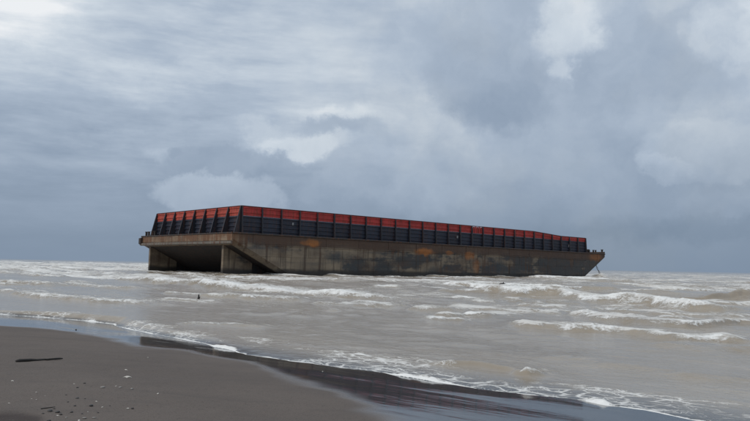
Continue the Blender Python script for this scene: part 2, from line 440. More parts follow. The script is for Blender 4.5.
FO = np.zeros_like(X); TR = np.zeros_like(X); LA = np.zeros_like(X); BR = np.zeros_like(X)
def breaker(pts, A=0.2, wf=0.35, wb=1.6, F=0.6, back=2.0, seed=0, world=False, gap=0.3):
    """one wave crest through pixels that lie on the sea surface"""
    global BR, FO
    s0, n0 = pts if world else line_sn(pts)
    m = (S > s0[0] - 2) & (S < s0[-1] + 2) & (N > n0.min() - 4) & (N < n0.max() + back * 7 + 4)
    if not m.any(): return
    ss, nn_ = S[m], N[m]
    L = max(s0[-1] - s0[0], .5)
    endf = smooth01((ss - s0[0]) / (.14 * L + .2)) * smooth01((s0[-1] - ss) / (.14 * L + .2))
    d = nn_ - np.interp(ss, s0, n0) + (fbm(ss * 1.1, nn_ * .6, 3, seed + 5) - .5) * (.35 + wb * .22) + (fbm(ss * .5, nn_ * .08, 3, seed) - .5) * min(1.2, 0.10 * L + .2) + (fbm(ss * 2.5, nn_ * 2.5, 2, seed + 3) - .5) * .22
    lift = endf * (0.55 + 0.9 * fbm(ss * .35, ss * 0, 3, seed + 9))
    prof = np.where(d < 0, np.exp(-(d / wf) ** 2), np.exp(-(d / wb) ** 2))
    BR[m] = np.maximum(BR[m], A * lift * prof)
    brk = smooth01((fbm(ss * .45, nn_ * .15, 3, seed + 21) - gap) / .25)
    fo = np.where(d < 0, np.exp(-(d / (wf * 1.3)) ** 2), np.exp(-d / back)) * F * endf * (.12 + .88 * brk)
    FO[m] = np.maximum(FO[m], fo)
    TR[m] = np.maximum(TR[m], np.where(d < 0, np.exp(-(d / wf) ** 2), np.exp(-d / (back * 2.2))) * F * endf)

# breakers seen in the photograph: pixel polylines on the sea surface
breaker([(112, 277), (125, 280), (160, 282.5), (200, 286.5), (250, 290.5), (300, 293), (345, 296.5), (400, 300), (434, 304)], A=.34, wf=.45, wb=2.6, F=1.0, back=2.2, seed=1, gap=.2)
breaker([(0, 267), (30, 266)], A=.3, F=.6, seed=2)
breaker([(78, 267.5), (146, 269)], A=.3, F=.6, seed=3)
breaker([(-20, 281), (30, 284), (62, 286)], A=.2, F=.7, seed=4)
breaker([(-20, 291), (20, 294), (50, 298.5), (90, 300.5), (135, 304), (160, 306)], A=.14, wf=.3, F=.75, back=1.6, seed=5)
breaker([(60, 283), (100, 288), (150, 290)], A=.12, F=.65, seed=25)
breaker([(200, 296), (250, 299), (305, 301)], A=.18, F=.8, back=1.4, seed=6)
breaker([(228, 278), (262, 280)], A=.14, F=.6, seed=7)
breaker([(283, 281), (318, 282.5)], A=.18, F=.6, seed=8)
breaker([(372, 280), (398, 279.5)], A=.2, F=.7, seed=9)
breaker([(432, 284), (470, 286), (500, 288), (545, 289), (600, 290)], A=.34, wb=2.5, F=1.0, back=3.5, seed=10, gap=.2)
breaker([(455, 290), (480, 294), (520, 297.5), (560, 298), (600, 303), (640, 305), (680, 309), (720, 312), (770, 313)], A=.34, wf=.5, wb=2.5, F=1.0, back=3.6, seed=11, gap=.30)
breaker([(402, 309), (428, 310), (455, 312)], A=.16, F=.7, seed=12)
breaker([(440, 306), (480, 310), (540, 312), (570, 315)], A=.10, F=.75, back=3.5, seed=13)
breaker([(500, 322), (530, 327), (560, 328.5), (600, 331), (640, 335), (660, 338.5), (690, 341), (720, 342), (780, 344)], A=.18, wf=.28, wb=1.5, F=.95, back=1.0, seed=14, gap=.34)
breaker([(562, 313), (585, 317), (610, 320), (645, 324), (690, 327), (740, 325), (780, 327)], A=.20, wf=.3, wb=1.5, F=.85, back=1.4, seed=15, gap=.34)
breaker([(515, 278.5), (560, 280), (600, 281), (680, 284), (760, 287)], A=.4, wb=3, F=1.0, back=6, seed=16, gap=.2)
breaker([(575, 292), (600, 292.5), (622, 293)], A=.26, wf=.4, wb=1.2, F=.12, seed=17)
breaker([(664, 297), (700, 298), (770, 298)], A=.26, wf=.4, wb=1.2, F=.2, seed=18)
breaker([(620, 300), (660, 302)], A=.2, F=.5, seed=19)
breaker([(640, 290), (700, 291.5), (770, 292)], A=.25, F=.9, back=5, seed=20)
breaker([(235, 312), (290, 316), (330, 318)], A=.05, F=.26, back=.8, seed=21)
breaker([(180, 322), (230, 325), (280, 328)], A=.05, wf=.2, wb=.6, F=.6, back=.6, seed=22)
breaker([(520, 355), (600, 362), (690, 376), (780, 384)], A=.05, wf=.25, wb=1.2, F=.0, seed=23)
breaker([(420, 363), (470, 367), (515, 375), (545, 379)], A=.07, wf=.12, wb=.8, F=.10, back=.3, seed=24)
breaker([(512, 374.5), (528, 376), (545, 377.5)], A=.09, wf=.10, wb=.3, F=.92, back=.3, seed=26, gap=0)
breaker([(88, 322), (98, 322.5), (110, 324)], A=.08, wf=.12, wb=.3, F=.65, back=.3, seed=27, gap=0)
breaker([(640, 345), (700, 349), (780, 352)], A=.06, F=.20, back=1, seed=28)
# short broken crests between the main rollers
for i in range(66):
    if i < 54: bx, by = rng.uniform(430, 760), rng.uniform(281, 320)
    else: bx, by = rng.uniform(-10, 430), rng.uniform(284, 312)
    gx_, gy_, _ = pix_on(bx, by)
    s_, n_ = to_sn(gx_, gy_); ln = rng.uniform(10, 34) / F_PX * math.hypot(gx_, gy_) * 1.15
    tl = rng.normal(-.1, .2)
    breaker((np.array([s_ - ln, s_, s_ + ln]), np.array([n_ - tl * ln, n_ + rng.normal(0, .1) * ln, n_ + tl * ln])), A=rng.uniform(.04, .12), wf=.25, wb=.9,
            F=rng.uniform(.5, .95), back=rng.uniform(.5, 2.0), seed=600 + i * 3, world=True, gap=.3)
# water heaped against the raked bow
bsx, bsy = -18.18 + .742 * 87.3 + .671 * 1.2, 89.33 + .671 * 87.3 - .742 * 1.2
g_ = np.exp(-(((X - bsx) ** 2 + (Y - bsy) ** 2) / 1.7 ** 2)) * (.6 + .8 * fbm(X * .9, Y * .9, 3, 71))
BR = BR + .9 * g_; FO = np.maximum(FO, .8 * g_)
# slop and foam along the hull's waterline
hs = (X + 18.18) * .742 + (Y - 89.33) * .671; hw = -(X + 18.18) * .671 + (Y - 89.33) * .742
hm = smooth01((hs - 6) / 3) * smooth01((88 - hs) / 3) * np.exp(-(np.minimum(hw, 0) / (.5 + 1.6 * fbm(hs * .3, hs * 0, 3, 88))) ** 2) * (hw < .6)
FO = np.maximum(FO, hm * .75 * smooth01((fbm(hs * .22, hw * .2, 3, 90) - .36) / .25)); BR = BR + .16 * hm * fbm(hs * .5, hw * .5, 3, 92)
breaker([(648, 303), (700, 305), (770, 306)], A=.12, F=.7, back=3, seed=31)
breaker([(600, 311), (660, 315), (720, 318), (780, 319)], A=.10, F=.7, back=2, seed=32)
breaker([(330, 304), (370, 306), (405, 307)], A=.10, F=.6, back=1.5, seed=33)
# farther out: random whitecaps and rollers across the surf zone
for i in range(520):
    r = float(np.exp(rng.uniform(math.log(70), math.log(900)))); a = math.radians(rng.uniform(-36, 36))
    cx_, cy_ = r * math.sin(a), r * math.cos(a)
    s_, n_ = to_sn(cx_, cy_)
    if n_ < 34: continue
    ln = rng.uniform(4, 14) * (1 + r / 160)
    left_side = a < math.radians(-17)
    if (not left_side) and r < 160 and rng.random() < .45 and a < math.radians(17): continue
    tilt = rng.normal(-.12, .12)
    s0 = np.array([s_ - ln, s_, s_ + ln]); n0 = np.array([n_ - tilt * ln, n_ + rng.normal(0, .05) * ln, n_ + tilt * ln])
    breaker((s0, n0), A=rng.uniform(.08, .26), wf=.5 + r / 300, wb=2.2 + r / 200, F=rng.uniform(.35, .85) + (.25 if left_side else 0), back=1.2 + r / 90, seed=200 + i, world=True)
for i in range(90):      # the outer bar on the stern side, white with breakers
    r = float(np.exp(rng.uniform(math.log(110), math.log(520)))); a = math.radians(rng.uniform(-34, -15.5))
    s_, n_ = to_sn(r * math.sin(a), r * math.cos(a)); ln = rng.uniform(5, 16) * (1 + r / 220)
    breaker((np.array([s_ - ln, s_, s_ + ln]), np.array([n_ + .12 * ln, n_ + rng.normal(0, .05) * ln, n_ - .12 * ln])), A=rng.uniform(.2, .42), wf=.6 + r / 300, wb=2.5 + r / 200,
            F=rng.uniform(.7, 1.05), back=1.2 + r / 130, seed=2000 + i * 3, world=True, gap=.25)
FO = np.maximum(FO, 0.55 * chopfoam * smooth01((R - 60) / 80))
TR += 0.35 * smooth01((fbm(S * .10, N * .22, 4, 77) - .5) / .2) * smooth01((ED - 2) / 6)

# swash: a thin sheet running up the sand, white lip along its edge
ED2 = ED + (fbm(S * 1.2, N * 0.05, 3, 55) - .5) * 0.28 + (fbm(S * 5, N * .5, 2, 56) - .5) * .08
film = np.clip(ED2 * .09, -.06, .011) + 0.020 * (1 - np.exp(-np.maximum(ED2, 0) / 0.9))
sea = (H + BR) * 1.0
zfilm = ZB + film
k = 0.02
zw = np.log(np.exp(np.clip((zfilm) / k, -60, 60)) + np.exp(np.clip(sea / k, -60, 60))) * k
zw = np.where(np.maximum(zfilm, sea) > 1.0, np.maximum(zfilm, sea), zw)
blend = smooth01(ED2 / .5)
zw = zfilm * (1 - blend) + zw * blend
zw = np.where(ED2 > 0, zw, zfilm)
# where the photograph shows the edge foam heaped up
def heap(x, y, r, a):
    q = pix_on(x, y, beach_z)
    return a * np.exp(-(((X - q[0]) ** 2 + (Y - q[1]) ** 2) / r ** 2))
heaps = heap(212, 347, .25, 1) + heap(225, 349, .3, 1) + heap(405, 377, .25, .9) + heap(425, 380, .3, 1) + heap(603, 404, .15, 1) + heap(592, 401, .12, .8) + heap(100, 322, .3, .6)
zw += np.where(ED2 > 0, np.clip(heaps, 0, 1) * np.exp(-((ED2 - .15) / .12) ** 2) * 0.035 * (0.3 + 1.2 * fbm(X * 9, Y * 9, 3, 5)), 0)
LA = smooth01(ED2 / .1) * np.exp(-(np.maximum(ED2 - .1, 0) / .95) ** 2)
lmask = smooth01((fbm(S * .45, N * .1, 2, 61) - .3) / .3)
LA = LA * (.35 + .65 * lmask)
def lacepatch(x0, x1, y0, y1, a):
    q0 = pix_on((x0 + x1) / 2, (y0 + y1) / 2, beach_z); qa = pix_on(x0, (y0 + y1) / 2, beach_z); qb = pix_on(x1, (y0 + y1) / 2, beach_z)
    r = math.hypot(qa[0] - qb[0], qa[1] - qb[1]) / 2
    s_, n_ = to_sn(q0[0], q0[1])
    return a * np.exp(-((S - s_) / r) ** 2 - ((N - n_) / .55) ** 2)
LA = LA + lacepatch(300, 440, 352, 372, 1.1) + lacepatch(600, 760, 395, 418, .6) + lacepatch(235, 290, 342, 350, .7)
zw += np.where(ED > 1.0, np.clip(FO, 0, 1) * 0.16 * (fbm(S * 1.6, N * 2.6, 4, 15, .6) - .42) * smooth01((160 - R) / 60), 0)
DE = np.maximum(zw - ZB, 0)
# spray heaped against the raked bow is added with the barge below
ok = (ED > -0.8)
fz = grid_faces(len(rad), len(ang))
keep = ok.ravel()[fz].all(1)
sea_o = np_mesh('sea', X, Y, zw, fz[keep], {'foam': FO, 'trail': TR, 'lace': np.clip(LA, 0, 1), 'depth': DE, 'edge': np.clip(ED2, -1, 3), 'heap': np.clip(heaps, 0, 1)}, m_sea)
tag(sea_o, 'silty grey-brown sea with rows of white breakers', kind='structure')

# ------------------------------------------------------------------ barge
TH = 0.735; X0, Y0 = -18.18, 89.33
FB, TRIM = 5.585, 0.0048
BL_, BW, DK = 91.44, 27.4, 7.0           # length, beam, depth (hull bottom is local z = 0, deck z = 7)
barge = bpy.data.objects.new('cargo_barge', None); col.objects.link(barge)
barge.location = (X0, Y0, FB - DK); barge.rotation_euler = (0, TRIM, TH)
tag(barge, 'long weathered cargo barge with red and navy walls aground in the surf', 'barge')

def weathered(name, base, alt, rustamt=0.2, rough=0.75, scale=1.0, metallic=0.0):
    m, n, p = mat(name)
    tc = n.node('ShaderNodeTexCoord').outputs['Object']
    inf = n.node('ShaderNodeObjectInfo').outputs['Random']
    q = n.v('ADD', tc, n.comb(n.mul(inf, 37.0), n.mul(inf, 11.0), n.mul(inf, 5.0)))
    a = n.noise(q, 0.9 * scale, 5, 0.6); b = n.noise(n.v('MULTIPLY', q, (3.0, 3.0, 0.35)), 1.2 * scale, 4, 0.6); c = n.noise(q, 9 * scale, 4, 0.65)
    colr = n.mix(n.sstep(a, 0.3, 0.7), base, alt)
    colr = n.mix(n.lin(inf, 0, 1, 0, 0.55), colr, tuple(x * 0.5 for x in base))
    fade = n.noise(n.v('MULTIPLY', q, (.6, .6, 5.0)), 1.4 * scale, 5, .65)
    colr = n.mix(n.sstep(fade, .56, .70, 0, .35), colr, tuple(min(1, x * 1.35 + .02) for x in alt))
    colr = n.mix(n.mul(n.sstep(b, 0.47, 0.66), min(1, rustamt * 1.6)), colr, (0.10, 0.035, 0.015))
    colr = n.mix(n.mul(n.sstep(c, 0.6, 0.75), rustamt * 0.8), colr, (0.05, 0.028, 0.02))
    n.put(p.inputs['Base Color'], colr); n.put(p.inputs['Roughness'], n.lin(c, 0, 1, rough - 0.15, rough + 0.1))
    n.put(p.inputs['Normal'], n.bump(n.add(a, n.mul(c, 0.2)), 0.35, 0.06))
    return m
m_red = weathered('faded_red_paint', (0.50, 0.046, 0.042), (0.34, 0.034, 0.032), 0.32)
m_redo = weathered('faded_orange_red_paint', (0.52, 0.080, 0.052), (0.38, 0.052, 0.038), 0.35)
m_navy = weathered('dull_navy_paint', (0.014, 0.021, 0.040), (0.024, 0.033, 0.056), 0.2, 0.6)
m_post = weathered('dark_post_paint', (0.018, 0.022, 0.034), (0.03, 0.034, 0.045), 0.3, 0.6)
m_dark = weathered('dark_steel', (0.022, 0.020, 0.020), (0.045, 0.036, 0.030), 0.5)
m_rail = weathered('dark_red_rail', (0.12, 0.022, 0.020), (0.08, 0.02, 0.018), 0.5)
m_pale = weathered('bare_grey_steel', (0.20, 0.18, 0.15), (0.14, 0.125, 0.105), 0.5)
m_white = weathered('white_marking_paint', (0.30, 0.31, 0.32), (0.20, 0.21, 0.22), 0.3)

# the hull: tan-grey worn coating, navy patches, rust from the deck edge down
m_hull, n, p = mat('worn_hull_plating')
tc = n.node('ShaderNodeTexCoord').outputs['Object']
inf = n.node('ShaderNodeObjectInfo').outputs['Random']
hx, hy, hz = n.sep(tc)
big = n.noise(n.v('MULTIPLY', tc, (0.16, 0.16, 0.42)), 1.0, 5, 0.6)
q2 = n.v('ADD', tc, (13.0, 3.0, 7.0))
pat = n.noise(n.v('MULTIPLY', q2, (0.20, 0.20, 0.38)), 1.0, 6, 0.62)
strk = n.noise(n.v('MULTIPLY', tc, (1.6, 1.6, 0.10)), 1.0, 5, 0.6)
strh = n.noise(n.v('MULTIPLY', tc, (0.10, 0.10, 1.7)), 1.0, 4, 0.55)
finec = n.noise(tc, 2.6, 5, 0.65)
tan_ = n.mix(n.sstep(big, 0.32, 0.68), (0.265, 0.208, 0.142), (0.130, 0.105, 0.080))
tan_ = n.mix(n.lin(inf, 0, 1, 0.0, 0.25), tan_, (0.082, 0.064, 0.048))
tan_ = n.mix(n.sstep(strh, 0.52, 0.70, 0, 0.6), tan_, (0.07, 0.068, 0.066))
bowd = n.sstep(hx, 45, 80, 0.0, 0.13)            # more of the old navy coat survives towards the bow
sternl = n.sstep(hx, 24, 8, 0.0, 0.10)
navy_k = n.sstep(n.sub(n.add(n.add(pat, n.mul(n.sub(strh, .5), 0.25)), bowd), sternl), 0.455, 0.57)
c1 = n.mix(n.mul(navy_k, 0.88), tan_, n.mix(finec, (0.018, 0.023, 0.030), (0.040, 0.046, 0.052)))
c1 = n.mix(n.sstep(strk, 0.50, 0.66, 0, 0.75), c1, (0.042, 0.031, 0.024))
# rust: strongest along the sheer strake, running down in streaks
topk = n.sstep(hz, 4.6, 6.9)
rn = n.add(n.mul(strk, 0.55), n.mul(big, 0.45))
rk = n.sstep(n.add(rn, n.mul(topk, 0.16)), 0.52, 0.68)
c1 = n.mix(n.mul(rk, 0.75), c1, n.mix(finec, (0.060, 0.028, 0.016), (0.150, 0.066, 0.026)))
topd = n.mul(n.sstep(hz, 5.35, 5.75), n.sstep(hx, 1.0, 6.0))
c1 = n.mix(n.mul(topd, n.sstep(strh, .3, .6, .6, .95)), c1, n.mix(finec, (0.032, 0.021, 0.017), (0.105, 0.058, 0.036)))
for (sx, sz, rx, rz, amp) in [(12.6, 6.1, 2.0, .7, 1.0), (35.4, 5.6, 2.9, .75, 1.0), (41.5, 5.6, 1.2, .5, .6), (46.6, 5.3, 1.8, 1.0, .7), (48.5, 3.5, 1.2, 2.0, .5), (87.5, 6.2, 3.4, 1.1, .55), (0.1, 6.2, 1.5, 1.2, .15)]:
    w3 = n.v('ADD', tc, n.v('MULTIPLY', n.v('SUBTRACT', n.noise(tc, .9, 4, .6, color=True), (.5, .5, .5)), (2.4, 0, 1.2)))
    d3 = n.v('LENGTH', n.v('MULTIPLY', n.v('SUBTRACT', w3, (sx, 0, sz)), (1 / rx, 0.02, 1 / rz)))
    c1 = n.mix(n.sstep(d3, 1.0, 0.35, 0, amp), c1, n.mix(finec, (0.24, 0.085, 0.020), (0.40, 0.15, 0.035)))
for (sx, sz, rx, rz, amp) in [(16.8, 4.2, 2.0, 1.0, .8), (20.9, 3.2, 3.2, 1.4, .75), (26.5, 2.9, 2.6, 1.3, .8), (33.6, 3.3, 1.1, 1.0, .8), (38, 2.5, 3.5, 1.0, .7), (55, 3.8, 2.2, 1.2, .7), (61, 2.6, 4.5, 1.2, .7), (30, 4.6, 2.4, .5, .5)]:
    d3 = n.v('LENGTH', n.v('MULTIPLY', n.v('SUBTRACT', w3, (sx, 0, sz)), (1 / rx, 0.02, 1 / rz)))
    c1 = n.mix(n.sstep(n.add(d3, n.mul(n.sub(strk, .5), 1.6)), 1.1, 0.2, 0, amp), c1, n.mix(finec, (0.022, 0.028, 0.034), (0.050, 0.058, 0.062)))
brn = n.noise(n.v('MULTIPLY', n.v('ADD', tc, (31, 0, 4)), (0.22, 0.22, 0.5)), 1.0, 6, 0.65)
c1 = n.mix(n.sstep(brn, 0.46, 0.66, 0, 0.42), c1, n.mix(finec, (0.115, 0.062, 0.032), (0.055, 0.036, 0.025)))
# scrapes and streaks with crisp edges
scr = n.noise(n.v('MULTIPLY', tc, (0.35, 0.35, 6.0)), 1.0, 6, 0.7)
c1 = n.mix(n.sstep(scr, 0.62, 0.67, 0, 0.45), c1, (0.26, 0.21, 0.155))
run_ = n.noise(n.v('MULTIPLY', n.v('ADD', tc, (5, 0, 2)), (5.0, 5.0, 0.22)), 1.0, 5, 0.65)
c1 = n.mix(n.sstep(run_, 0.58, 0.66, 0, 0.55), c1, n.mix(finec, (0.085, 0.036, 0.016), (0.03, 0.024, 0.02)))
# fouling at the waterline
foul = n.add(hz, n.mul(n.sub(pat, 0.5), 1.2))
c1 = n.mix(n.sstep(foul, 2.6, 2.05, 0, 0.92), c1, (0.020, 0.019, 0.018))
n.put(p.inputs['Base Color'], c1)
n.put(p.inputs['Roughness'], n.lin(finec, 0, 1, 0.55, 0.85))
fr = n.m('SINE', n.mul(hx, 2 * math.pi / 0.76))
dent = n.noise(n.v('MULTIPLY', tc, (.5, .5, .6)), 1.0, 3, .5)
n.put(p.inputs['Normal'], n.bump(n.add(n.add(n.mul(fr, .05), n.mul(dent, 1.9)), n.mul(finec, .25)), 0.5, 0.12))

# side profile: bottom height along the length
PROF = [(0.0, DK - 1.45), (0.3, DK - 1.55), (11.3, 0.0), (80.4, 0.0), (91.44, DK - 1.05)]
def zbot(s): return float(np.interp(s, [a for a, b in PROF], [b for a, b in PROF]))
CH = 0.55
hb = MB(); inn = 0.03
for (s, zb) in PROF:
    c = CH if 0.1 < s < 91 else CH * .6
    hb.v += [(s, inn, DK), (s, inn, zb + c), (s, inn + c, zb), (s, BW - inn - c, zb), (s, BW - inn, zb + c), (s, BW - inn, DK)]
for i in range(len(PROF) - 1):
    for k in range(6):
        hb.f.append((i * 6 + k, i * 6 + (k + 1) % 6, i * 6 + 6 + (k + 1) % 6, i * 6 + 6 + k))
hb.f.append((5, 4, 3, 2, 1, 0)); e = (len(PROF) - 1) * 6; hb.f.append(tuple(range(e, e + 6)))
hull = hb.build('hull', m_hull, barge)

m_bottom_shade = weathered('bottom_shade_black', (0.012, 0.012, 0.013), (0.022, 0.02, 0.019), 0.25, 0.8)  # near-black colour that paints in the shadow under the stern
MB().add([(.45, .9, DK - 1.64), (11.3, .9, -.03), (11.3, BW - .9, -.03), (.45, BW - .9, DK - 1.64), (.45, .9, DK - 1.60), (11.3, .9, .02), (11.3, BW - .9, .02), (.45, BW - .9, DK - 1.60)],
         [(0, 1, 2, 3), (7, 6, 5, 4), (0, 4, 5, 1), (1, 5, 6, 2), (2, 6, 7, 3), (3, 7, 4, 0)]).build('raked_bottom_shade', m_bottom_shade, barge)  # dark sheet over the rake, its shade painted in the colour
def clip(poly, a, b, c):     # keep a*x + b*y + c >= 0
    out = []
    for i in range(len(poly)):
        p0, p1 = poly[i], poly[(i + 1) % len(poly)]
        d0 = a * p0[0] + b * p0[1] + c; d1 = a * p1[0] + b * p1[1] + c
        if d0 >= 0: out.append(p0)
        if (d0 >= 0) != (d1 >= 0):
            t = d0 / (d0 - d1); out.append((p0[0] + t * (p1[0] - p0[0]), p0[1] + t * (p1[1] - p0[1])))
    return out
rows = [(0.55, 2.3), (2.3, 4.0), (4.0, 5.6), (5.6, 7.0)]
ncol = 15; cw = BL_ / ncol; gap = 0.035
for side in (0, 1):
    for r, (z0, z1) in enumerate(rows):
        off = cw * 0.5 if r % 2 else 0
        for k in range(-1, ncol):
            s0, s1 = max(0.0, k * cw + off) + gap, min(BL_, (k + 1) * cw + off) - gap
            if s1 - s0 < .3: continue
            poly = [(s0, z0 + gap), (s1, z0 + gap), (s1, z1 - gap), (s0, z1 - gap)]
            # stern rake and bow rake (chamfer line lies CH above the bottom)
            sl1 = (PROF[2][1] - PROF[1][1]) / (PROF[2][0] - PROF[1][0])
            poly = clip(poly, -sl1, 1, -(PROF[1][1] + CH + .02) + sl1 * PROF[1][0])
            if len(poly) < 3: continue
            sl2 = (PROF[4][1] - PROF[3][1]) / (PROF[4][0] - PROF[3][0])
            poly = clip(poly, -sl2, 1, -(PROF[3][1] + CH + .02) + sl2 * PROF[3][0])
            if len(poly) < 3: continue
            t = 0.012 + random.random() * 0.022
            if side == 0: MB().prism(poly, 'y', inn - t - .01, inn + .004).build('hull_plate', m_hull, hull)
            else: MB().prism(poly, 'y', BW - inn - .004, BW - inn + t + .01).build('hull_plate', m_hull, hull)
# transom: top strake plates above a pale heavy rubbing beam
for k in range(6):
    w0, w1 = k * BW / 6 + gap, (k + 1) * BW / 6 - gap
    MB().box(-.035 - random.random() * .02, .004, w0, w1, DK - 1.02, DK - .03).build('transom_plate', m_hull, hull)
mb = MB().prism([(-.02, DK - 1.08), (-.26, DK - 1.14), (-.26, DK - 1.42), (.0, DK - 1.52)], 'y', -.05, BW + .05)
mb.build('rubbing_beam', m_pale, barge)
# deck edge rails (rounded gunwale bar along each side)
for w in (-.05, BW + .05):
    MB().tube([(0, w, DK - .08), (BL_, w, DK - .08)], .10, 8).build('gunwale_bar', m_dark, barge)
MB().tube([(-.03, 0, DK - .06), (-.03, BW, DK - .06)], .10, 8).build('gunwale_bar', m_dark, barge)
for (a_, b_) in ((5.0, 24.0), (24.3, 47.0), (47.3, 66.0), (66.3, 84.0)):
    for w_ in (-.075, BW - .03):
        MB().prism([(w_, 5.46), (w_ + .05, 5.44), (w_ + .105, 5.40), (w_ + .105, 5.60), (w_ + .05, 5.58), (w_, 5.56)] if w_ < 0 else
                   [(w_ + .105, 5.46), (w_ + .05, 5.44), (w_, 5.40), (w_, 5.60), (w_ + .05, 5.58), (w_ + .105, 5.56)], 'x', a_, b_).build('rubbing_strake', m_hull, barge)
# skegs under the stern
for w in (3.1, BW - 2.2):
    sk = MB().prism([(.55, DK - 1.5), (.55, 0.0), (4.9, 0.0), (4.9, DK - 3.6), (1.2, DK - 1.9)], 'y', w - .18, w + .18).build('skeg', m_hull, barge)
    MB().prism([(4.92, .02), (13.4, .02), (11.3, .06), (4.92, DK - 3.7)], 'y', w - .12, w + .12).build('web', m_bottom_shade, sk)  # forward web, the shade between the skegs painted into its colour
    MB().box(.42, .54, w - .24, w + .24, 0.0, DK - 1.62).build('flange', m_hull, sk)

# cargo walls
BS, BE, BI, BH = 1.92, 85.54, 1.2, 3.58
RED_H = 1.24; NB = 27; PITCH_B = (BE - BS) / NB; NT = 8; PITCH_T = (BW - 2 * BI) / NT
def wall_profile(z0, z1, nrib, d=.10):
    """corrugated outline in (y, z); outside is -y"""
    pts = []; h = (z1 - z0) / nrib
    for i in range(nrib):
        a = z0 + i * h
        pts += [(0, a), (0, a + h * .52), (-d, a + h * .62), (-d, a + h * .9)]
    pts += [(0, z1)]
    return pts + [(.10, z1), (.10, z0)]
def panel_mesh(name, width, z0, z1, nrib, d=.10, drop0=0.0, drop1=0.0):
    pr = wall_profile(z0, z1, nrib, d); g = .03
    nn = len(pr); mid = (z0 + z1) / 2
    vs = [(g, a, b - (drop0 if b > mid else 0)) for a, b in pr] + [(width - g, a, b - (drop1 if b > mid else 0)) for a, b in pr]
    mb = MB(); mb.add(vs, [tuple(range(nn)), tuple(range(2 * nn - 1, nn - 1, -1))] + [(i, i + nn, (i + 1) % nn + nn, (i + 1) % nn) for i in range(nn)])
    return mb.mesh(name)
def post_mesh(name, h, top, bot, w=.20):
    mb = MB()
    mb.prism([(0.02, 0), (-bot, 0), (-bot, .12), (-top, h), (0.02, h)], 'x', -w * .22, w * .22)     # web
    mb.add([(-w / 2, -bot - .03, .0), (w / 2, -bot - .03, .0), (w / 2, -top - .03, h), (-w / 2, -top - .03, h),
            (-w / 2, -bot, .0), (w / 2, -bot, .0), (w / 2, -top, h), (-w / 2, -top, h)],
           [(0, 1, 2, 3), (7, 6, 5, 4), (0, 4, 5, 1), (1, 5, 6, 2), (2, 6, 7, 3), (3, 7, 4, 0)])   # outer flange
    return mb.mesh(name)
me_navy = panel_mesh('navy_panel', PITCH_B, 0, BH - RED_H - .02, 4); me_red = panel_mesh('red_panel', PITCH_B, BH - RED_H, BH, 2, .07)
me_navyT = panel_mesh('navy_panel_stern', PITCH_T, 0, BH - RED_H - .02, 4); me_redT = panel_mesh('red_panel_stern', PITCH_T, BH - RED_H, BH, 2, .07)
me_post = post_mesh('post', BH + .03, .24, .42, .17)
me_stay = post_mesh('stay', BH + .03, .14, 1.05, .20)
for mm, x in ((me_navy, m_navy), (me_red, m_red), (me_navyT, m_navy), (me_redT, m_redo), (me_post, m_post), (me_stay, m_post)): mm.materials.append(x)
LOWER = 0.48
def drop(k):      # the wall steps down towards the bow
    return LOWER * min(1, max(0, (k - 21) / 3))
def place(o, x, y, rz):
    o.location = (x, y, DK); o.rotation_euler = (0, 0, rz); return o
for side in (0, 1):
    for k in range(NB):
        # far side is the mirror run: turned about z
        if side == 0: x, y, rz = BS + k * PITCH_B, BI, 0
        else: x, y, rz = BS + (k + 1) * PITCH_B, BW - BI, math.pi
        place(link_mesh('navy_panel', me_navy, None, barge), x, y, rz)
        d0, d1 = drop(k), drop(k + 1)
        if k == 15 and side == 0:
            for j in range(6):       # a bay patched with upright red slats, gaps between them
                wdt = PITCH_B / 6
                place(MB().box(.05 + j * wdt, j * wdt + wdt - .10, -.05, .05, BH - RED_H, BH - .04 - .05 * (j % 2)).build('red_slat', m_red, barge), x, y, rz)
            place(MB().box(.03, PITCH_B - .03, .06, .10, BH - RED_H, BH - .3).build('backing_plate', m_dark, barge), x, y, rz)
        elif d1 > 0:
            a, b = (d0, d1) if side == 0 else (d1, d0)
            mm = panel_mesh('red_panel_low', PITCH_B, BH - RED_H, BH, 1, .07, a, b); mm.materials.append(m_red)
            place(link_mesh('red_panel', mm, None, barge), x, y, rz)
        else:
            place(link_mesh('red_panel', me_red, None, barge), x, y, rz)
    for k in range(NB + 1):
        o = place(link_mesh('post', me_post, None, barge), BS + k * PITCH_B, BI if side == 0 else BW - BI, 0 if side == 0 else math.pi)
        o.scale = (random.uniform(.8, 1.15), 1, (BH - drop(k)) / BH); o.rotation_euler.y = random.gauss(0, .010)
    pts = [(BS + k * PITCH_B, BI - .05 if side == 0 else BW - BI + .05, DK + BH + .03 - drop(k)) for k in range(NB + 1)]
    MB().tube(pts, .06, 6).build('top_rail', m_rail, barge)
for end in (0, 1):
    lo = LOWER if end else 0
    for k in range(NT):
        if end == 0: x, y, rz = BS, BW - BI - k * PITCH_T, -math.pi / 2
        else: x, y, rz = BE, BI + k * PITCH_T, math.pi / 2
        place(link_mesh('navy_panel', me_navyT, None, barge), x, y, rz)
        o = place(link_mesh('red_panel', me_redT, None, barge), x, y, rz)
        if end: o.location.z -= lo; o.location.x -= .02
    for k in range(NT + 1):
        o = place(link_mesh('stay', me_stay, None, barge), BS if end == 0 else BE, BI + k * PITCH_T, -math.pi / 2 if end == 0 else math.pi / 2)
        if end: o.scale = (1, .45, (BH - lo) / BH)
    x = BS - .05 if end == 0 else BE + .05
    MB().tube([(x, BI, DK + BH + .03 - lo), (x, BW - BI, DK + BH + .03 - lo)], .06, 6).build('top_rail', m_rail, barge)
# faded white marks painted on the navy panels
for (s, z, w, h) in [(10.0, 1.5, .25, .35), (44.5, 1.25, .35, .45), (79.0, 1.0, .3, .5)]:
    MB().box(s, s + w, BI - .125, BI - .112, DK + z, DK + z + h).build('white_mark', m_white, barge)

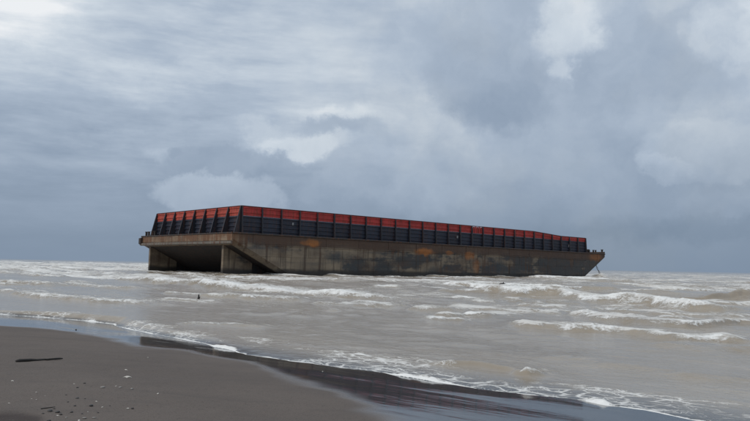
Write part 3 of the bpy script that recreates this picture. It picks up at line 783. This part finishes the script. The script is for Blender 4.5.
# deck fittings
def bollard(s, w, along_x=False):
    mb = MB(); dx_, dy_ = (.45, 0) if along_x else (0, .45)
    mb.box(s - .25 - dx_, s + .25 + dx_, w - .25 - dy_, w + .25 + dy_, DK, DK + .06)
    for k in (-1, 1):
        x, y = s + k * dx_, w + k * dy_
        mb.tube([(x, y, DK + .05), (x, y, DK + .62), (x, y, DK + .63), (x, y, DK + .72)], [.17, .17, .23, .22], 10)
    return mb.build('bollard', m_dark, barge)
bollard(.55, BW - .9); bollard(.55, BW - 3.0); bollard(88.6, .8, True); bollard(88.6, BW - .8, True)
MB().prism([(0.05, DK - .2), (-.42, DK - .35), (-.42, DK - 1.2), (0.05, DK - 1.45)], 'y', BW - .55, BW + .12).build('corner_fender', m_dark, barge)
# bow: raised headlog with a winch behind it
MB().prism([(86.3, DK + .003), (91.47, DK + .003), (91.5, DK + .42), (89.8, DK + .30)], 'y', .02, .16).build('bulwark', m_hull, barge)
MB().prism([(86.3, DK + .003), (91.47, DK + .003), (91.5, DK + .42), (89.8, DK + .30)], 'y', BW - .16, BW - .02).build('bulwark', m_hull, barge)
MB().box(91.35, 91.5, .18, BW - .18, DK - .9, DK + .40).build('headlog', m_hull, barge)
wi = MB(); wi.tube([(90.8, .3, DK + .05), (90.8, .3, DK + .75), (90.8, .3, DK + .76), (90.8, .3, DK + .9)], [.2, .2, .28, .26], 10)
wi.build('bollard', m_dark, barge)
winch = MB(); winch.box(87.0, 88.2, 1.6, 1.75, DK, DK + .75); winch.box(87.0, 88.2, 3.1, 3.25, DK, DK + .75)
winch.tube([(87.6, 1.5, DK + .55), (87.6, 3.4, DK + .55)], .30, 12)
winch.build('winch', m_dark, barge)
RB = Matrix.Translation(barge.location) @ barge.rotation_euler.to_matrix().to_4x4()

# mooring chain hanging from the raked bow into the water
ch = bpy.data.objects.new('mooring_chain', None); col.objects.link(ch)
tag(ch, 'rusty mooring chain hanging from the barge bow into the sea', 'chain')
p0 = RB @ Vector((88.4, .35, DK - 2.55)); p1 = RB @ Vector((91.0, -.4, DK - 5.6))
ch.location = p1
import bmesh
lk = MB()
for k in range(12): pass
ring = [(math.cos(t) * .13, 0, math.sin(t) * .13 + (.12 if math.sin(t) > 0 else -.12)) for t in [2 * math.pi * i / 12 for i in range(13)]]
lk.tube(ring, .045, 6, cap=False)
lme = lk.mesh('link'); lme.materials.append(m_dark)
nl = 10
for i in range(nl):
    t = i / (nl - 1)
    q = p0.lerp(p1, t) - Vector((0, 0, .5 * math.sin(math.pi * t)))
    o = bpy.data.objects.new('link', lme); col.objects.link(o); o.parent = ch; o.location = q - p1
    d = (p1 - p0).normalized()
    o.rotation_euler = (d.to_track_quat('Z', 'Y') @ Matrix.Rotation(math.pi / 2 * (i % 2), 3, 'Z').to_quaternion()).to_euler()

# ------------------------------------------------------------------ things on the beach
m_drift, n, p = mat('wet_driftwood')
tc = n.node('ShaderNodeTexCoord').outputs['Object']
g_ = n.noise(n.v('MULTIPLY', tc, (4, 40, 40)), 1.0, 4, .6)
n.put(p.inputs['Base Color'], n.mix(g_, (.008, .007, .006), (.026, .021, .018))); p.inputs['Roughness'].default_value = .7
n.put(p.inputs['Normal'], n.bump(g_, .6, .01))
def simple_mat(name, a, b, rough=.5, scale=30):
    m, n, p = mat(name); tc = n.node('ShaderNodeTexCoord').outputs['Object']
    inf = n.node('ShaderNodeObjectInfo').outputs['Random']
    k = n.noise(n.v('ADD', tc, n.comb(inf, inf, inf)), scale, 4, .6)
    n.put(p.inputs['Base Color'], n.mix(n.sstep(k, .3, .7), a, b)); p.inputs['Roughness'].default_value = rough
    n.put(p.inputs['Normal'], n.bump(k, .4, .004)); return m
m_shell = simple_mat('bleached_shell', (.62, .60, .55), (.42, .39, .35), .45)
m_peb = simple_mat('dark_pebble', (.018, .016, .016), (.045, .04, .038), .5)
m_grey = simple_mat('grey_pebble', (.17, .16, .15), (.27, .25, .23), .6)

def ground_at(px, py):
    x, y, z = pix_on(px, py, beach_z)
    return Vector((x, y, z))
dg = bpy.context.evaluated_depsgraph_get(); dg.update()
def settle(v):        # exact height of the sand mesh
    hit, loc, nrm, _, ob, _ = scene.ray_cast(dg, Vector((v.x, v.y, 5)), Vector((0, 0, -1)))
    return Vector((v.x, v.y, loc.z)) if hit else v

A, B = settle(ground_at(16, 362.3)), settle(ground_at(62.5, 359.7))
pts = []; rad_ = []
for i in range(15):
    t = i / 14; q = A.lerp(B, t)
    q = q + Vector((random.uniform(-.006, .006), random.uniform(-.012, .012), .012 + .004 * math.sin(t * 9)))
    pts.append(q - A); rad_.append((.024 * (1 - .55 * t) + random.uniform(-.003, .003)) * (.6 if i in (0, 14) else 1))
st = MB().tube(pts, rad_, 9)
st.tube([pts[9], pts[9] + Vector((.02, -.03, .01)), pts[9] + Vector((.05, -.05, .012))], [.011, .009, .005], 6)
o = st.build('driftwood_stick', m_drift, None, True); o.location = A
tag(o, 'long dark driftwood stick lying flat on the dry sand', 'stick')

def pebble_mesh(seed, sq=.55):
    r = random.Random(seed); import bmesh
    bm = bmesh.new(); bmesh.ops.create_icosphere(bm, subdivisions=2, radius=1)
    offs = [Vector((r.uniform(-1, 1), r.uniform(-1, 1), r.uniform(-1, 1))).normalized() for _ in range(5)]
    for v in bm.verts:
        k = 1
        for d in offs: k -= .22 * max(0, v.co.dot(d) - .45)
        v.co *= k * (1 + r.uniform(-.03, .03)); v.co.z *= sq
    me = bpy.data.meshes.new('pebble'); bm.to_mesh(me); bm.free()
    return me
def shell_mesh(seed):
    """open scallop half: ribbed fan dome with a hinge, given thickness"""
    r = random.Random(seed); vs = []; fs = []; na, nr = 17, 6
    for layer, th in ((0, 0.0), (1, -.05)):
        for i in range(nr + 1):
            for j in range(na):
                a = math.radians(-72 + 144 * j / (na - 1)); q = i / nr
                rib = 1 + (.04 * q if j % 2 else 0)
                x = q * math.sin(a) * rib; y = q * math.cos(a) * rib * 1.05 - .5
                z = .42 * math.sin(math.pi * min(1, q * .93 + .05)) ** .8 * (1 - .5 * (j / (na - 1) * 2 - 1) ** 2) + (.03 * q if j % 2 else 0) + th
                vs.append((x, y, max(z, .0 if layer == 0 else -.05)))
    K = (nr + 1) * na
    for i in range(nr):
        for j in range(na - 1):
            a = i * na + j; fs.append((a, a + 1, a + na + 1, a + na)); fs.append((K + a, K + a + na, K + a + na + 1, K + a + 1))
    for j in range(na - 1):
        a = nr * na + j; fs.append((a, a + 1, K + a + 1, K + a))
    me = bpy.data.meshes.new('shell'); me.from_pydata(vs, [], fs); me.update(); return me
PM = [pebble_mesh(i) for i in range(4)]; SM = [shell_mesh(i) for i in range(2)]
for me_ in PM + SM: me_.polygons.foreach_set('use_smooth', [True] * len(me_.polygons))
def matd(me, m):
    c = me.copy(); c.materials.append(m); return c
PMd = [matd(q, m_peb) for q in PM]; PMg = [matd(q, m_grey) for q in PM]; SMw = [matd(q, m_shell) for q in SM]
def drop_thing(name, me, px, py, wpx, label, cat, group=None, sq=(1, 1, 1), yaw=None, sink=.25):
    g = settle(ground_at(px, py)); dist = (g - Vector((0, 0, CAM_H))).length
    r = wpx / F_PX * dist / 2 * .88
    o = bpy.data.objects.new(name, me); col.objects.link(o)
    o.scale = (r * sq[0], r * sq[1], r * sq[2]); o.rotation_euler = (random.uniform(-.1, .1), random.uniform(-.1, .1), random.uniform(0, 6.28) if yaw is None else yaw)
    zmin = min(v.co.z for v in me.vertices) * o.scale.z
    o.location = g - Vector((0, 0, zmin * (1 - sink)))
    tag(o, label, cat, group); return o
SPECIAL = {1: 'small pale shell just seaward of the largest flat shell', 17: 'pale shell lying alone on bare sand apart from the pebbles',
           18: 'tiny white shell on smooth sand close to the wet margin', 9: 'white shell on bare sand beside the darker hollow'}
SH = 'small bleached white shell scattered on the dark sand'; SG = 'white shells scattered on the sand'
drop_thing('shell', SMw[0], 127.4, 376.5, 10, 'largest pale shell, broad and flat, lying alone below a smaller one', 'shell', sq=(1, .8, .8), yaw=.1)
for i, (x, y, w) in enumerate([(12.4, 380.4, 4.2), (126, 369.7, 4.5), (74, 384.7, 2.8), (102.4, 388.2, 6), (120, 388.3, 5), (131.8, 389.8, 4.5), (36.3, 392.8, 2.6),
            (36.3, 399.4, 2.4), (31.6, 399, 2), (9, 403.2, 3), (96.4, 401, 3), (102.4, 406.4, 3.5), (57.6, 415, 4), (84.3, 417.5, 5), (94, 417.2, 4.5), (79, 419.5, 5.5),
            (66, 417, 3.4), (158, 394.5, 5), (147.8, 358.6, 2.6), (116, 386.5, 3), (322.6, 372, 3.2), (88, 411, 2.4), (45, 396, 1.8)]):
    if i in (3, 4, 5, 13, 14, 16): drop_thing('pebble', PMg[i % 4], x, y, w, 'small grey pebble half sunk in the dark sand', 'pebble', 'grey pebbles scattered on the sand', sq=(1, .7, .6))
    elif i == 20: drop_thing('shell', SMw[1], x, y, w, 'tiny white shell on the wet mirror-like sand by the swash', 'shell', sq=(1, .7, .7))
    elif i == 0: drop_thing('shell', SMw[0], x, y, w, 'bright white shell on bare sand near the driftwood stick', 'shell', sq=(1, .9, .9))
    elif i in SPECIAL: drop_thing('shell', SMw[i % 2], x, y, w, SPECIAL[i], 'shell', sq=(1, .8, .8))
    else: drop_thing('shell', SMw[i % 2], x, y, w, SH, 'shell', SG, sq=(1, .8, .8))
drop_thing('shell', SMw[1], 128, 407.3, 4.4, 'bright white shell touching a black pebble on the sand', 'shell', sq=(1, .9, 1))
drop_thing('pebble', PMd[0], 132.6, 407.5, 4.2, 'black pebble right beside a bright white shell', 'pebble', sq=(1, .7, .8))
for i, (x, y, w) in enumerate([(84.5, 384.4, 3), (77.2, 388.7, 3.2), (77.2, 398.7, 4), (74.7, 405.8, 3.5), (91.3, 405.8, 6), (71.5, 411.7, 4), (50, 411, 6.5), (57.6, 412, 5.5), (61, 414, 4),
            (49, 419.6, 5), (54, 408.5, 3.2), (43, 413, 3), (68, 402, 2.4), (66, 395, 2.2), (85, 399, 2.2), (98, 412, 2.6), (110, 405, 2.2), (82, 413, 2.8)]):
    lab = {4: 'oval black pebble, larger than its neighbours, apart from the twig', 6: 'largest black pebble, lying just below the thin twig', 7: 'broad black pebble lying against the largest one'}.get(i)
    drop_thing('pebble', PMd[i % 4], x, y, w, lab or 'small black pebble lying on the dark sand', 'pebble', None if lab else 'black pebbles scattered on the sand', sq=(1, .75, .7))
drop_thing('pebble', PMd[1], 76, 330, 2.2, 'lone black pebble in the sky-bright wet sand', 'pebble', sq=(1, .8, .9))
# a thin twig among the pebbles
A, B = settle(ground_at(41, 408.8)), settle(ground_at(55, 406.6))
tw = MB().tube([(0, 0, .004)] + [(B - A) * t + Vector((0, random.uniform(-.004, .004), .004)) for t in (.3, .6, 1)], [.004, .005, .004, .002], 6)
o = tw.build('twig', m_drift); o.location = A; tag(o, 'thin dark twig among the black pebbles', 'twig')

# in the surf
x, y, z = pix_on(198, 300.5)
zb = float(beach_z(np.array(x), np.array(y)))
up = MB().tube([(0, 0, zb - .1), (.01, 0, 0), (.025, .01, .12), (.02, .01, .26)], [.07, .06, .05, .03], 8)
up.tube([(.02, .01, .08), (.09, .02, .16)], [.025, .012], 6)
o = up.build('driftwood_stump', m_drift, None, True); o.location = (x, y, 0)
tag(o, 'small dark stump poking upright out of the surf', 'driftwood')
x, y, z = pix_on(503, 287.5)
fl = MB().tube([(-.5, 0, .02), (-.3, .03, .16), (0, .0, .22), (.28, -.03, .17), (.5, 0, .04)], [.05, .10, .12, .09, .04], 9)
fl.tube([(.0, 0, .26), (.06, .0, .38)], [.05, .03], 6)
o = fl.build('floating_log', m_drift, None, True); o.location = (x, y, .06); o.rotation_euler = (0, 0, .3)
tag(o, 'dark chunk of wood adrift in the breakers off the barge', 'driftwood')
